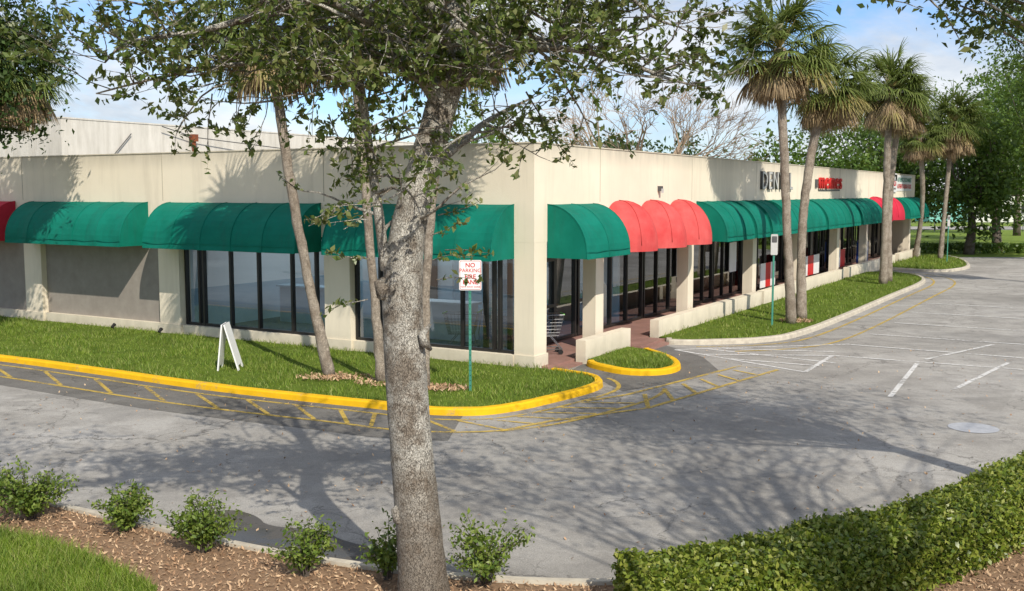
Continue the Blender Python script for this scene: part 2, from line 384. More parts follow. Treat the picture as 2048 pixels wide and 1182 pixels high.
def shopfront(a0,a1,step,doors=(),gm='glass2'):
    ms=[];a=a0+step
    while a<a1-.3: ms.append(a); a+=step
    w=window(RW,a0,a1,ms,d=DQ,z0=.12,z1=HEAD,t=.07,gm=gm)
    for da in doors:
        m=MB()
        for s0 in (0,.92): m.box(da+s0,da+s0+.09,DQ+.02,DQ+.075,.13,2.3,0,RW)
        m.box(da+.09,da+.92,DQ+.02,DQ+.075,2.2,2.3,0,RW); m.box(da+.09,da+.92,DQ+.02,DQ+.075,.13,.33,0,RW)
        m.box(da+.09,da+.92,DQ+.02,DQ+.075,1.02,1.1,0,RW)
        dd=m.build('door',M['frame'],bld)
        h=MB(); h.tube([RW(da+.12,DQ+.1,.95),RW(da+.12,DQ+.15,.98),RW(da+.12,DQ+.15,1.3),RW(da+.12,DQ+.1,1.33)],.014,6)
        ho=h.build('handle',M['metal'],bld); ho.parent=dd
shopfront(.4,9.4,1.12,(2.7,5.0),'glass'); shopfront(9.5,15.7,1.05,(12.6,)); shopfront(15.8,22.,1.05,(19.,)); shopfront(22.1,34.6,1.2,(25.,31.)); shopfront(34.7,48.2,1.3,(38.,44.))
m=MB(); m.box(.36,LEN-.36,.36,1.45,HEAD+.02,HEAD+.06,0,W); m.build('arcade_ceiling',M['ceil'],bld)
m=MB(); m.box(.3,LEN-.3,-.2,1.6,.0,.1,0,W); m.box(4.2,5.8,-.75,-.203,.0,.098,0,W); m.build('arcade_floor',M['tile'],bld)
m=MB(); m.box(4.2,5.8,-1.0,-.752,.0,.055,0,W); m.build('entry_step',M['tile'],bld)
m=MB(); m.box(.62,1.5,-.45,-.203,.0,.05,0,W); m.build('entry_step',M['tile'],bld)
m=MB(); m.box(.31,9.2,1.62,11.5,.0,.1,0,W); m.build('shop_floor',M['carpet'],bld)
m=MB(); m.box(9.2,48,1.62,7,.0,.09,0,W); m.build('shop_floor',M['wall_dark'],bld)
m=MB(); m.box(7.4,9.2,1.56,11.5,HEAD+.02,HEAD+.1,0,W); m.box(.36,7.4,1.56,2.2,HEAD+.02,HEAD+.1,0,W); m.box(.36,7.4,10.8,11.5,HEAD+.02,HEAD+.1,0,W); m.box(.36,1.2,2.2,10.8,HEAD+.02,HEAD+.1,0,W); m.box(9.2,48,1.56,7,HEAD+.02,HEAD+.1,0,W); m.build('shop_ceiling',M['ceil'],bld)
m=MB(); m.add([W(1.2,2.2,HEAD+.06),W(7.4,2.2,HEAD+.06),W(7.4,10.8,HEAD+.06),W(1.2,10.8,HEAD+.06)],[(0,1,2,3)]); m.build('added_light_panel',M['fill_panel'],bld)  # unseen panel added in the ceiling to brighten the shop interior
m=MB(); m.box(8.,8.1,1.62,11.5,1.25,HEAD,0,W); m.box(.35,8,11.45,11.6,1.25,HEAD,0,W); m.box(5.2,5.3,5.6,9.,1.25,HEAD,0,W); m.build('interior_wall',M['wall_in'],bld)
m=MB(); m.box(7.99,8.1,1.62,11.5,.1,1.25,0,W); m.box(.35,8,11.44,11.6,.1,1.25,0,W); m.box(5.19,5.3,5.6,9.,.1,1.25,0,W); m.build('interior_wainscot',M['wall_blue'],bld)
for b in ((5.1,5.17,6.1,7.1),(7.9,7.97,3.,3.9),(7.9,7.97,9.6,10.6)):
    m=MB(); m.box(*b,.1,2.2,0,W); m.build('interior_door',M['wall_dark'],bld)
m=MB(); m.box(2.6,3.1,3.4,5.6,.1,1.05,0,W); m.box(2.55,3.15,3.3,5.7,1.052,1.1,0,W); m.build('service_counter',M['wall_in'],bld)
m=MB(); m.box(3.4,3.9,8.4,10.6,.1,1.15,0,W); m.box(3.35,3.95,8.3,10.7,1.152,1.2,0,W); m.build('service_counter',M['wall_blue'],bld)
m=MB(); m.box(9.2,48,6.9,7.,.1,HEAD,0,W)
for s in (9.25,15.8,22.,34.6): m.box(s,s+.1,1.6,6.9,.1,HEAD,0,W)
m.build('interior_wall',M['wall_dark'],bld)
# ---------------------------------------------------------------- warehouse behind
wh=thing('warehouse_building','taller white stucco building with stained parapet behind the plaza','building',W(1.4,17.7,0))
m=MB(); m.box(1.4,46,17.7,40,0,6.25,0,W); m.build('wall',M['stucco_white'],wh)
m=MB(); m.box(1.38,46,17.68,17.9,6.252,6.3,0,W); m.build('parapet_cap',M['stucco_white'],wh)
m=MB(); m.tube([W(6.6,17.5,4.4),W(6.6,17.5,6.0)],.07,8); m.box(6.5,6.7,17.38,17.62,5.75,6.0,0,W); m.build('vent_pipe',M['rust'],wh)
for pts in ([W(6.6,17.5,5.9),W(5.2,17.5,6.2)],[W(4,17.62,5.9),W(3.2,17.62,5.1)],[W(6.6,17.5,5.9),W(12,17.3,5.6),W(20,17.3,5.3)]):
    m=MB(); m.tube(pts,.018,5); m.build('cable',M['greydark'],wh)
# ---------------------------------------------------------------- text signs
def text(name,body,size,mat,T,ext=.0,parent=None,bold=0.,sx=1.,sp=1.):
    cu=bpy.data.curves.new('t','FONT'); cu.body=body; cu.size=size; cu.extrude=ext; cu.align_x='CENTER'; cu.align_y='CENTER'; cu.offset=bold; cu.resolution_u=3; cu.space_character=sp
    ob=bpy.data.objects.new('t',cu); COL.objects.link(ob)
    dg=bpy.context.evaluated_depsgraph_get(); me=bpy.data.meshes.new_from_object(ob.evaluated_get(dg))
    bpy.data.objects.remove(ob)
    me.transform(Matrix.Diagonal((sx,1,1,1))); me.transform(T)
    if parent: me.transform(Matrix.Translation(-Vector(parent.location)))
    me.materials.clear(); me.materials.append(mat)
    o=bpy.data.objects.new(name,me); COL.objects.link(o)
    if parent:o.parent=parent
    return o
def RT(a,z,d):
    p=RW(a,d,z); return Matrix(((RX,0,-LX,p[0]),(RY,0,-LY,p[1]),(0,1,0,p[2]),(0,0,0,1)))
def FT(x,y,z,ang=0):
    c,s=math.cos(ang),math.sin(ang); return Matrix(((c,0,s,x),(s,0,-c,y),(0,1,0,z),(0,0,0,1)))
ds=thing('shop_sign','grey raised dental letters with dark sides on the wall','sign',RW(18,0,4.3))
text('lettering','DENTAL',.9,M['letters'],RT(18.3,4.34,.095),.004,ds,.0,1.05,1.18)
text('lettering_return','DENTAL',.9,M['greydark'],RT(18.3,4.34,.05),.04,ds,.012,1.05,1.18)
ms_=thing('shop_sign','red raised lettering on a dark backing on the wall','sign',RW(26,0,4.3))
text('lettering','memes',1.0,M['signred'],RT(26.5,4.42,.07),.03,ms_,.008,1.25,1.22)
m=MB(); m.box(24.0,24.3,.01,.05,4.15,4.5,0,RW); m.box(24.6,28.4,.01,.03,4.02,4.08,0,RW); m.build('backing',M['greydark'],ms_)
sq=thing('shop_sign','square white, black and red restaurant sign on the wall','sign',RW(41.2,0,4.5))
m=MB(); m.box(40.2,42.1,.01,.08,3.98,5.02,0,RW); m.build('board',M['signwhite'],sq)
m=MB(); m.box(40.25,42.05,.082,.086,4.62,4.96,0,RW); m.build('black_band',M['black'],sq)
text('lettering','bella',.34,M['signwhite'],RT(41.15,4.78,.09),0,sq,.01,1.3)
text('lettering','PLAZA',.36,M['signred'],RT(41.15,4.44,.09),0,sq,.012,1.3)
text('lettering','RESTAURANT',.15,M['black'],RT(41.15,4.17,.09),0,sq,.004,1.3)
bn=thing('banner','white banner with red and green lettering on the wall','banner',RW(44,0,4.5))
m=MB(); m.box(42.3,47.2,.01,.03,4.05,4.95,0,RW); m.build('sheet',M['signwhite'],bn)
text('lettering','AUTHENTIC FOOD MARKET',.33,M['post'],RT(44.75,4.68,.035),0,bn,.012,1.08)
text('lettering','AUTHENTIC MEXICAN TACOS',.33,M['signred'],RT(44.75,4.3,.035),0,bn,.014,1.0)
def poster(a,d,z0,z1,w,cols,label):
    e=thing('poster',label,'poster',RW(a,d,z0)); n=len(cols)
    for i,c in enumerate(cols):
        m=MB(); m.box(a+w*i/n,a+w*(i+1)/n,d,d+.02,z0,z1,0,RW); m.build('panel',M[c],e)
poster(19.6,-.9,.25,1.2,2.,('signwhite','signred','signwhite'),'white and red panel leaning in the arcade')
poster(24.5,-.6,.35,1.2,3.,('signwhite','signred','signwhite'),'white and red panel board in the arcade')
poster(29.6,-.6,.35,1.2,3.,('post','signwhite','signred'),'green white and red panel board in the arcade')
poster(17.4,-1.42,1.,2.1,.8,('signwhite',),'white notice poster on the shop glass')
poster(12.1,-1.42,1.2,2.3,.5,('signwhite',),'white notice poster on the shop glass')
ph=thing('poster','framed green and cream shop poster on the glass','poster',RW(1.9,-1.4,1.4))
m=MB(); m.box(1.7,2.6,-1.43,-1.4,1.25,2.15,0,RW); m.build('board',M['pale'],ph)
m=MB(); m.box(1.8,2.5,-1.398,-1.395,1.75,1.95,0,RW); m.build('band',M['post'],ph)
text('lettering','PHARMACY',.13,M['pale'],RT(2.15,1.85,-1.39),0,ph,.003)
text('lettering','OPEN',.14,M['black'],RT(2.15,1.5,-1.395),0,ph,.003)
bx=thing('mailbox','blue metal box standing under the arcade','box',RW(37,-.6,.1))
m=MB(); m.box(36.7,37.2,-.9,-.4,.25,1.3,0,RW)
V=[]
for k in range(7):
    t=math.pi*k/6
    for a in (36.7,37.2): V.append(RW(a,-.65-.25*math.cos(t),1.3+.22*math.sin(t)))
m.add(V,[(2*k,2*k+1,2*k+3,2*k+2) for k in range(6)]); m.build('body',M['blue'],bx)
for a in (36.75,37.15):
    for d in (-.85,-.45): m=MB(); m.box(a-.03,a+.03,d-.03,d+.03,.1,.25,0,RW); m.build('leg',M['black'],bx)
lf=thing('wall_lamp','small grey wall light above the red awnings','lamp',RW(7.,0,4)); m=MB()
m.box(6.95,7.1,.0,.1,3.98,4.12,0,RW); m.build('housing',M['greydark'],lf)
m=MB(); m.box(6.97,7.08,.1,.13,3.93,4.05,0,RW); m.build('lens',M['letters'],lf)
# ---------------------------------------------------------------- ground
def poly(name,pts,z,mat,kind='structure'):
    m=MB(); m.add([(p[0],p[1],z) for p in pts],[tuple(range(len(pts)))]); o=m.build(name,mat); o['kind']=kind; return o
poly('ground',[(-600,-200),(600,-200),(600,900),(-600,900)],-.02,M['farground'])
poly('parking_lot',[(-70,-25),(70,-25),(70,50),(40,63),(26,63.5),(-70,63)],0,M['asphalt'])
def chaikin(p,n=2,closed=False):
    for _ in range(n):
        q=[] if closed else [p[0]]
        rg=range(len(p)) if closed else range(len(p)-1)
        for i in rg:
            a=p[i];b=p[(i+1)%len(p)]; q+= [(a[0]*.75+b[0]*.25,a[1]*.75+b[1]*.25),(a[0]*.25+b[0]*.75,a[1]*.25+b[1]*.75)]
        if not closed:q.append(p[-1])
        p=q
    return p
def offs(p,d):
    out=[]
    for i in range(len(p)):
        a=Vector(p[max(i-1,0)]);b=Vector(p[min(i+1,len(p)-1)]); t=(b-a).normalized(); n=Vector((-t.y,t.x)); dd=d[i] if hasattr(d,'__len__') else d; out.append((p[i][0]+n.x*dd,p[i][1]+n.y*dd))
    return out
def kerb(p,mat,h=.13,w=.17,side=1):
    prof=[(0,-.01),(.015,h-.03),(.04,h),(w,h),(w+.005,.02)]
    rows=[offs(p,d*side) for d,_ in prof]; m=MB(); V=[]
    for r,(d,z) in zip(rows,prof): V+=[(x,y,z+random.uniform(-.004,.004)) for x,y in r]
    n=len(p);F=[]
    for k in range(len(prof)-1):
        for i in range(n-1): F.append((k*n+i,k*n+i+1,(k+1)*n+i+1,(k+1)*n+i))
    m.add(V,F); o=m.build('kerb',mat); o['kind']='structure'; return o
def strip(pts,w,mat,z=.009,name='road_marking'):
    a=offs(pts,w/2);b=offs(pts,-w/2); n=len(pts); m=MB()
    m.add([(x,y,z) for x,y in a+b],[(n+i,n+i+1,i+1,i) for i in range(n-1)]); o=m.build(name,mat); o['kind']='structure'; return o
KL=chaikin([(-30,33.5),(-17.2,26.5),(-12.04,23.94),(-8.94,22.07),(-6.25,20.36),(-4.02,19.22),(-2.31,18.45),(-1.54,17.98),(-.57,17.9),(.14,18.36),(.91,19.22),(1.64,20.1),(1.92,20.79),(1.77,21.65),(.95,22.3)])
kerb(KL,M['ykerb'],side=1)
strip(offs(KL,-.9)[2:33],1.85,M['asphalt2'],.004,'asphalt_patch')
gl=offs(KL,.16)+[(.5,22.5),W2(.1,5),W2(.1,30)]
poly('lawn',gl,.1,M['grass'])
SM=chaikin([(1.7,23.3),(1.76,22.9),(2.44,21.95),(3.3,21.95),(3.84,22.7),(3.83,23.94),(3.4,25.2)])
kerb(SM,M['ykerb'],side=1)
gs=offs(SM,.16)+[R2(4.,.4),R2(1.7,.4)]
poly('lawn',gs,.1,M['grass'])
poly('asphalt_patch',[(1.0,21.9),(1.8,21.7),(2.2,20.2),(3.4,21.2),(4.6,22.6),(4.6,24.5),(4.,26.4),(3.2,26.3),(1.6,23.4)],.0035,M['asphalt2'])
KR=chaikin([(4.05,27.0),(4.0,26.5),(5.14,26.5),(6.66,26.86),(7.87,27.9),(10.72,32.44),(15.02,39.69),(18.15,44.78),(19.18,48.0),(18.9,49.8),(18.0,50.6)])
kerb(KR,M['concrete'],side=1)
gr=offs(KR,.16)+[R2(32.5,.4),R2(6.0,.4)]
poly('lawn',gr,.1,M['grass'])
KF=chaikin([(19.0,53.4),(19.64,52.4),(21.3,50.8),(23.6,53.),(25.2,56.5),(26.6,61),(26.8,63)])
kerb(KF,M['concrete'],side=1)
gf=offs(KF,.16)+[R2(47,.4),R2(36,.4)]
poly('lawn',gf,.1,M['grass'])
BE=[(-30,19),(-8.42,13.86),(-6.75,13.26),(-5.43,12.46),(-4.33,11.83),(-2.9,11.06),(-1.48,10.42),(-.12,10.07),(1.2,10.0),(2.4,10.35),(3.7,10.95),(5.1,11.95),(6.5,13.2),(9,16.5)]
BE=chaikin(BE)
kerb(BE,M['concrete'],h=.09,w=.13,side=-1)
bed=offs(BE,-.12)+[(30,14),(30,-20),(-30,-20)]
poly('mulch_bed',bed,.05,M['mulch'])
strip(offs(KL,-.32)[4:-6],.09,M['yline']); strip(offs(KL,-1.25)[4:-10],.09,M['yline'])
for i in range(10,44,2):
    a=offs(KL,-.38);b=offs(KL,-1.19)
    if i+2<len(b): strip([a[i],b[i+2]],.08,M['yline'],.010)
strip([(-.2,16.75),(.66,17.5),(2.5,18.6),(5.93,22.7),(5.19,23.2),(2.26,19.86),(1.4,19.2)],.1,M['yline'],.011)
for k in range(6):
    t=k/6; strip([(2.5+3.4*t,18.6+4.1*t),(2.5+2.8*t+.1,19.9+3.3*t)],.09,M['yline'],.012)
strip(offs(KR,-.35)[8:],.09,M['yline']); strip(offs(KR,-1.2)[10:],.09,M['yline'])
for i,(a,b) in enumerate((((4.1,25.65),(6.45,22.4)),((4.1,25.65),(8.8,26.6)),((6.45,22.4),(7.76,24.7)),((4.9,25.8),(7.5,23.6)),((4.6,24.9),(7.76,24.7)),((5.4,25.8),(8.,25.3)),((5.2,24.2),(7.,23.2)),
            ((7.76,24.7),(11.4,22.7)),((8.8,26.5),(13.5,23.5)),((7.3,19.6),(9.4,23.6)),((9.77,24.1),(12.5,26.5)),((10.,28.5),(15,25.5)),((11.6,31),(16.5,28)),((13.2,33.8),(18,30.8)),((8.9,20.4),(11.5,23.6)),((14.8,36.6),(19.6,33.6)))):
    strip([a,b],.1,M['wline'],.009+.0006*i)
mh=MB(); mh.add([(7.75+.4*math.cos(t*math.pi/12),17+.4*math.sin(t*math.pi/12),.007) for t in range(24)],[tuple(range(24))]); o=mh.build('manhole_cover',M['manhole'])
o['label']='round grey manhole cover set in the asphalt'; o['category']='manhole cover'
pu=chaikin([(-4.0,12.3),(-3.5,12.55),(-3.1,12.25),(-2.9,11.85),(-2.2,11.75),(-1.9,11.3),(-1.1,10.95),(-.9,10.5),(-1.45,10.5),(-2.1,10.85),(-2.9,11.2),(-3.5,11.5)],2,True)
poly('puddle',pu,.005,M['water'])
def inpoly(P,poly_):
    x,y=P[:,0],P[:,1]; ins=np.zeros(len(P),bool); n=len(poly_); j=n-1
    for i in range(n):
        xi,yi=poly_[i][:2];xj,yj=poly_[j][:2]
        c=((yi>y)!=(yj>y))&(x<(xj-xi)*(y-yi)/((yj-yi) if abs(yj-yi)>1e-9 else 1e-9)+xi); ins^=c; j=i
    return ins
def scatter(poly_,n,bb=None):
    A=np.array([p[:2] for p in poly_]); lo=A.min(0);hi=A.max(0)
    if bb: lo=np.maximum(lo,bb[0]);hi=np.minimum(hi,bb[1])
    P=lo+(hi-lo)*rng.random((n,2)); return P[inpoly(P,poly_)]
def blades(P,z,h,w):
    n=len(P); B=np.c_[P,np.full(n,z)]; a=rng.random(n)*6.283
    sd=np.c_[np.cos(a),np.sin(a),np.zeros(n)]*w; hh=(h*(.4+rng.random(n))*(1+.5*np.sin(P[:,0]*2.1+np.sin(P[:,1]*1.7)*2)))[:,None]
    lean=np.c_[rng.normal(size=(n,2))*.45,np.ones(n)]*hh
    return np.stack([B-sd,B+sd,B+lean+sd*.2,B+lean-sd*.2],1).reshape(-1,3)
V=np.vstack([blades(scatter(gl,120000,((-17,17),(3,34))),.09,.07,.009),blades(scatter(gs,8000),.09,.07,.009),blades(scatter(gr,50000),.09,.07,.013),blades(scatter(gf,6000),.09,.1,.02)])
o=quadmesh('grass',V,M['blade']); o['kind']='stuff'
fg=[(-12,14.9),(-5.87,11.5),(-5.1,11.14),(-4.37,10.6),(-3.5,9.85),(-3.2,8.5),(-12,8.5)]
poly('lawn',fg,.056,M['grass'])
o=quadmesh('grass',blades(scatter(fg,60000,((-7,8.8),(-3,13)))  ,.05,.07,.0045),M['blade']); o['kind']='stuff'
P=scatter(bed,34000,((-8,8.8),(6.5,14))); keep=~inpoly(P,fg); P=P[keep]
C=np.c_[P,.06+.02*rng.random(len(P))]; o=quadmesh('bark_mulch',leafquads(C,.05,.35,1.2,.0),M['chip']); o['kind']='stuff'
def mring(x,y,rx,ry):
    n=500; a=rng.random(n)*6.283;r=rng.random(n)**.8; return np.c_[x+rx*r*np.cos(a),y+ry*r*np.sin(a),.14+.02*rng.random(n)]
C=np.vstack([mring(-3.7,21.1,.8,.45),mring(-2.5,20.5,.7,.4),mring(-1.5,19.9,.7,.35),mring(8.5,30.6,.5,.5)]); o=quadmesh('bark_mulch',leafquads(C,.08,.4,1.2,0.),M['chip']); o['kind']='stuff'
P=np.c_[rng.uniform(-9,12,1100),rng.uniform(10.5,26,1100)]; C=np.c_[P,np.full(1100,.016)]
o=quadmesh('fallen_leaves',leafquads(C,.05,.5,30.,.0),M['chip']); o['kind']='stuff'
# ---------------------------------------------------------------- vegetation
def rv(): return Vector((random.gauss(0,1),random.gauss(0,1),random.gauss(0,1))).normalized()
def grow(mb,leaf,p,d,L,r,depth,up=.05,nl=14,spread=.07,kids=4):
    n=5; pts=[p.copy()];rr=[r]; d=d.normalized()
    for i in range(n):
        d=(d+rv()*.28+Vector((0,0,up))).normalized(); p=p+d*L/n; pts.append(p.copy()); rr.append(r*(1-.75*(i+1)/n))
    mb.tube(pts,rr,3 if depth<=0 else (4 if depth==1 else 6),0,False)
    if depth<=0:
        for _ in range(nl):
            t=random.uniform(.2,1.05)*n; i=min(int(t),n-1); q=pts[i].lerp(pts[i+1],min(1.,t-i)); leaf.append(q+rv()*random.uniform(.01,spread))
    else:
        for c in range(kids):
            t=random.uniform(.3,1.)*n; i=min(int(t),n-1); q=pts[i].lerp(pts[i+1],t-i)
            grow(mb,leaf,q,(d+rv()*1.1).normalized(),L*random.uniform(.45,.65),r*.45,depth-1,up,nl,spread,kids)
def px(x,y,Y): return Vector(((x-1024)/2070*Y,Y,3.93-(y-386)/2070*Y))
mt=thing('oak_tree','tall oak with lichen-grey trunk in the mulch bed','tree',(-.83,9.4,0))
tb=MB(); Lf=[]
def smoothpts(P,R,k=4):
    out=[];rr=[]
    for i in range(len(P)-1):
        p0=P[max(i-1,0)];p1=P[i];p2=P[i+1];p3=P[min(i+2,len(P)-1)]
        for j in range(k):
            t=j/k; out.append(.5*((2*p1)+(-p0+p2)*t+(2*p0-5*p1+4*p2-p3)*t*t+(-p0+3*p1-3*p2+p3)*t**3)); rr.append(R[i]+(R[i+1]-R[i])*t)
    out.append(P[-1]);rr.append(R[-1]); return out,rr
Vv=Vector
P=[Vv((-.80,9.4,-.05)),Vv((-.83,9.4,.15)),Vv((-.86,9.4,.6)),Vv((-.92,9.42,1.34)),Vv((-.97,9.45,2.0)),Vv((-1.0,9.45,2.6)),Vv((-1.01,9.45,3.1)),Vv((-.95,9.45,3.6)),Vv((-.82,9.45,4.1)),Vv((-.66,9.5,4.65)),Vv((-.52,9.5,5.2)),Vv((-.45,9.6,6.2)),Vv((-.3,9.8,7.6))]
R=[.31,.25,.22,.2,.195,.19,.185,.16,.15,.145,.13,.09,.04]
sp,sr=smoothpts(P,R,5); tb.tube(sp,sr,22,0,True,.045)
for (x,y,z,r) in ((-1.17,9.37,3.05,.08),(-1.06,9.3,.95,.05),(-.8,9.3,2.6,.04)):
    tb.tube([Vv((x+.05,y+.08,z-.1)),Vv((x,y,z-.03)),Vv((x-.02,y-.01,z+.05)),Vv((x+.05,y+.08,z+.13))],[r*.5,r,r*.9,r*.3],10)
limbs=[
 ([px(915,170,9.5),px(985,125,9.4),px(1050,100,9.3),px(1110,85,9.2),px(1140,30,9.2),px(1150,-60,9.2)],[.08,.07,.055,.045,.035,.03]),
 ([px(1050,100,9.3),px(1150,105,9.),px(1250,130,8.8),px(1330,160,8.7),px(1390,175,8.7)],[.035,.028,.02,.014,.006]),
 ([px(895,240,9.5),px(840,150,9.3),px(760,60,9.),px(650,0,8.7),px(540,-60,8.5)],[.07,.06,.05,.04,.03]),
 ([px(770,540,9.4),px(757,430,9.3),px(740,300,9.3),px(725,180,9.2),px(700,60,9.1),px(690,-60,9.)],[.05,.045,.04,.035,.03,.02]),
 ([px(725,180,9.2),px(640,150,9.),px(540,130,8.8),px(430,140,8.7),px(320,160,8.6),px(200,190,8.6)],[.03,.026,.022,.018,.012,.006]),
 ([px(650,0,8.7),px(520,40,8.5),px(400,70,8.4),px(270,90,8.3),px(220,130,8.3)],[.04,.03,.022,.015,.006]),
 ([px(920,80,9.5),px(900,-40,9.8),px(850,-200,10.2),px(760,-330,10.5)],[.08,.07,.05,.02]),
 ([px(1140,30,9.2),px(1200,-80,9.),px(1280,-180,9.)],[.04,.03,.02]),
 ([px(870,330,9.45),px(930,280,9.8),px(980,240,10.2),px(1060,200,10.6)],[.05,.04,.025,.01]),
 ([px(910,160,9.5),px(880,60,9.1),px(800,-60,8.6),px(600,-150,8.3),px(400,-150,8.2)],[.06,.05,.04,.03,.01]),
 ([px(1150,-60,9.2),px(1230,-20,8.9),px(1300,40,8.8),px(1350,60,8.8)],[.03,.02,.014,.006]),
 ([px(830,440,9.4),px(870,420,9.2),px(920,375,9.1),px(990,340,9.05)],[.02,.014,.009,.004]),
]
for P,R in limbs:
    sp,sr=smoothpts(P,R,3); tb.tube(sp,sr,8,0,False,.08)
    bare=(P[0]-px(830,440,9.4)).length<.01
    for i,q in enumerate(sp[2:]):
        if bare:
            if i%2: grow(tb,[],q,Vv((.6,0,.6))+rv()*.6,.35,.005,0)
            continue
        for _ in range(2 if q.z>4.8 else 1):
            d=rv(); d.z=abs(d.z)*.3-.05
            grow(tb,Lf,q,d,random.uniform(.5,1.0),sr[min(i+2,len(sr)-1)]*.4+.003,1,.03,17,.055,4)
for _ in range(54):
    q=Vv((random.gauss(-.9,1.2),random.gauss(9.3,.9),random.uniform(5.1,7.2)))
    grow(tb,Lf,q,Vv((q.x+.6,q.y-9.5,.1))+rv()*.7,1.0,.02,1,.02,18,.07,4)
for _ in range(52):
    x=random.gauss(770,170); y=random.uniform(20,280); q=px(x,y,random.uniform(8.6,10))
    grow(tb,Lf,q,Vv((random.uniform(-1,1),random.uniform(-1,.3),-.2)),.7,.012,1,-.02,18,.06,4)
for x,y in ((885,430),(870,470),(890,500),(860,520),(745,440),(750,520),(720,400),(760,350),(740,600),(850,380),(870,560),(780,380),(800,330),(830,300)):
    q=px(x+random.uniform(-25,10)*.5,y,9.25); grow(tb,Lf,q,Vv((1 if x>800 else -1,-.3,.1)),.42,.006,0,-.06,20,.05)
for x,y in ((960,270),(1010,250),(700,330),(660,290),(630,230),(540,230),(470,220),(430,250)):
    q=px(x,y-60,9.2); grow(tb,Lf,q,Vv((.1,0,-1)),.5,.008,1,-.08,10,.05,3)
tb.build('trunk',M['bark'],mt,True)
quadmesh('crown',leafquads(np.array([tuple(p) for p in Lf]),.072,.5,.4),M['oakleaf'],mt)
def tree(name,label,base,trunk,ells,n,size,lm,bm,sig=.35,clusters=60,group=None,r0=.2,lr=.35):
    e=thing(name,label,'tree',base,group); t=MB(); b=Vector(base); top=Vector(trunk)
    mid=b.lerp(top,.5)+Vector((random.uniform(-.2,.2),random.uniform(-.2,.2),0))
    t.tube([b-Vector((0,0,.1)),b.lerp(mid,.5),mid,top],[r0*1.2,r0,r0*.85,r0*.6],9)
    vol=[a*bb*c for _,(a,bb,c) in ells]; C=[]
    for i in range(clusters):
        (cx,cy,cz),(a,bb,c)=random.choices(ells,vol)[0]; d=rv(); rr=random.uniform(.4,1.03)
        q=Vector((cx+d.x*a*rr,cy+d.y*bb*rr,cz+d.z*c*rr)); C.append(q)
        if i%3==0:
            L=(q-top).length; m1=top.lerp(q,.33)+rv()*.14*L; m2=top.lerp(q,.68)+rv()*.12*L; t.tube([top-Vector((0,0,random.uniform(0,.6))),m1,m2,q],[r0*lr,r0*lr*.6,r0*lr*.35,.01],5,0,False)
    t.build('trunk',M[bm],e,True)
    C=np.array([tuple(q) for q in C]); idx=rng.integers(0,len(C),n); w=(.5+rng.random(len(C)))*sig
    P=C[idx]+rng.normal(size=(n,3))*w[idx][:,None]*np.array([1,1,.65])
    quadmesh('crown',leafquads(P,size,.5,.5),M[lm],e); return e
tree('oak_tree','dense dark oak beside the wall at the plaza end',(-15.8,26.2,0),(-15.3,26.2,4.2),[((-14.4,25.8,7.4),(3.4,2.4,2.7)),((-12.5,25.,6.9),(1.4,1.2,1.6)),((-14,25,9.5),(3,2,2))],22000,.15,'darkleaf','dbark',.4,150)
tree('oak_tree','spreading oak overhanging the parking lot',(8.6,10.3,0),(8.1,10.5,5.0),[((6.7,10.8,6.9),(2.7,2,1.1)),((5.4,10.5,6.05),(1.7,1.1,.75))],17000,.085,'shadeleaf','bark',.26,190,r0=.25,lr=.2)
tree('oak_tree','tall oak in the planting bed by the lot',(-7.5,3.5,0),(-6.8,4.,5.2),[((-5.4,5.4,8.2),(3.6,2.8,.9))],6500,.11,'shadeleaf','bark',.42,150,r0=.25,lr=.14)
tree('oak_tree','tall oak growing behind the clipped hedge',(5.5,2.,0),(5.6,3.2,5.6),[((5.2,5.2,8.2),(3.4,3.,.9)),((8.5,8.5,9.0),(3.8,3.2,1.0))],9500,.11,'shadeleaf','bark',.42,230,r0=.25,lr=.14)
def palmcrown(name,seed,parent,loc,rad=1.):
    random.seed(seed); Q=[];MI=[]
    def leaflet(o,d,L,w,droop,mi):
        d=d.normalized(); sdv=d.cross(Vector((0,0,1)))
        if sdv.length<.1: sdv=Vector((1,0,0))
        sdv.normalize(); sdv=(sdv+rv()*.5).normalized()*w; p=o.copy(); segs=3; prev=(p-sdv,p+sdv)
        for i in range(segs):
            d=(d+Vector((0,0,-droop*(i+.5)/segs))).normalized(); p=p+d*L/segs; ww=sdv*(1-(i+1)/segs*.85); cur=(p-ww,p+ww)
            Q.extend([prev[0],prev[1],cur[1],cur[0]]); MI.append(mi); prev=cur
    for k in range(112):
        el=math.asin(random.uniform(-.8,1.)) if k>26 else random.uniform(-1.5,-.75); az=random.uniform(0,6.283)
        d=Vector((math.cos(az)*math.cos(el),math.sin(az)*math.cos(el),math.sin(el)))
        mi=0 if el>-.35 else (1 if random.random()<.5 else 2)
        if el<-.7: mi=2
        pl=random.uniform(.45,.9)*rad*(1 if el>-.8 else .85); o=Vector((0,0,0)); e=o+d*pl+Vector((0,0,-.08))
        side=d.cross(Vector((0,0,1))).normalized()
        Q.extend([o-side*.02,o+side*.02,e+side*.012,e-side*.012]); MI.append(2 if mi==2 else 1)
        nl=24; L=random.uniform(.55,.8)*rad*(1. if mi<2 else .9)
        nrmv=side.cross(d)
        for i in range(nl):
            a=(i/(nl-1)-.5)*3.9; dd=d*math.cos(a)+side*math.sin(a)*.95-nrmv*.12*abs(math.sin(a))
            if mi==2: dd=dd*.7+d*.6
            leaflet(e,dd+rv()*.06,L*(.65+.35*math.cos(a*.5)),.026*rad,.6 if mi<2 else .8,mi)
    o=quadmesh(name,np.array([tuple(q) for q in Q]),[M['pgreen'],M['pyel'],M['pdead']],None,MI); o.location=Vector(loc)-Vector(parent.location); o.parent=parent; return o
PC=None
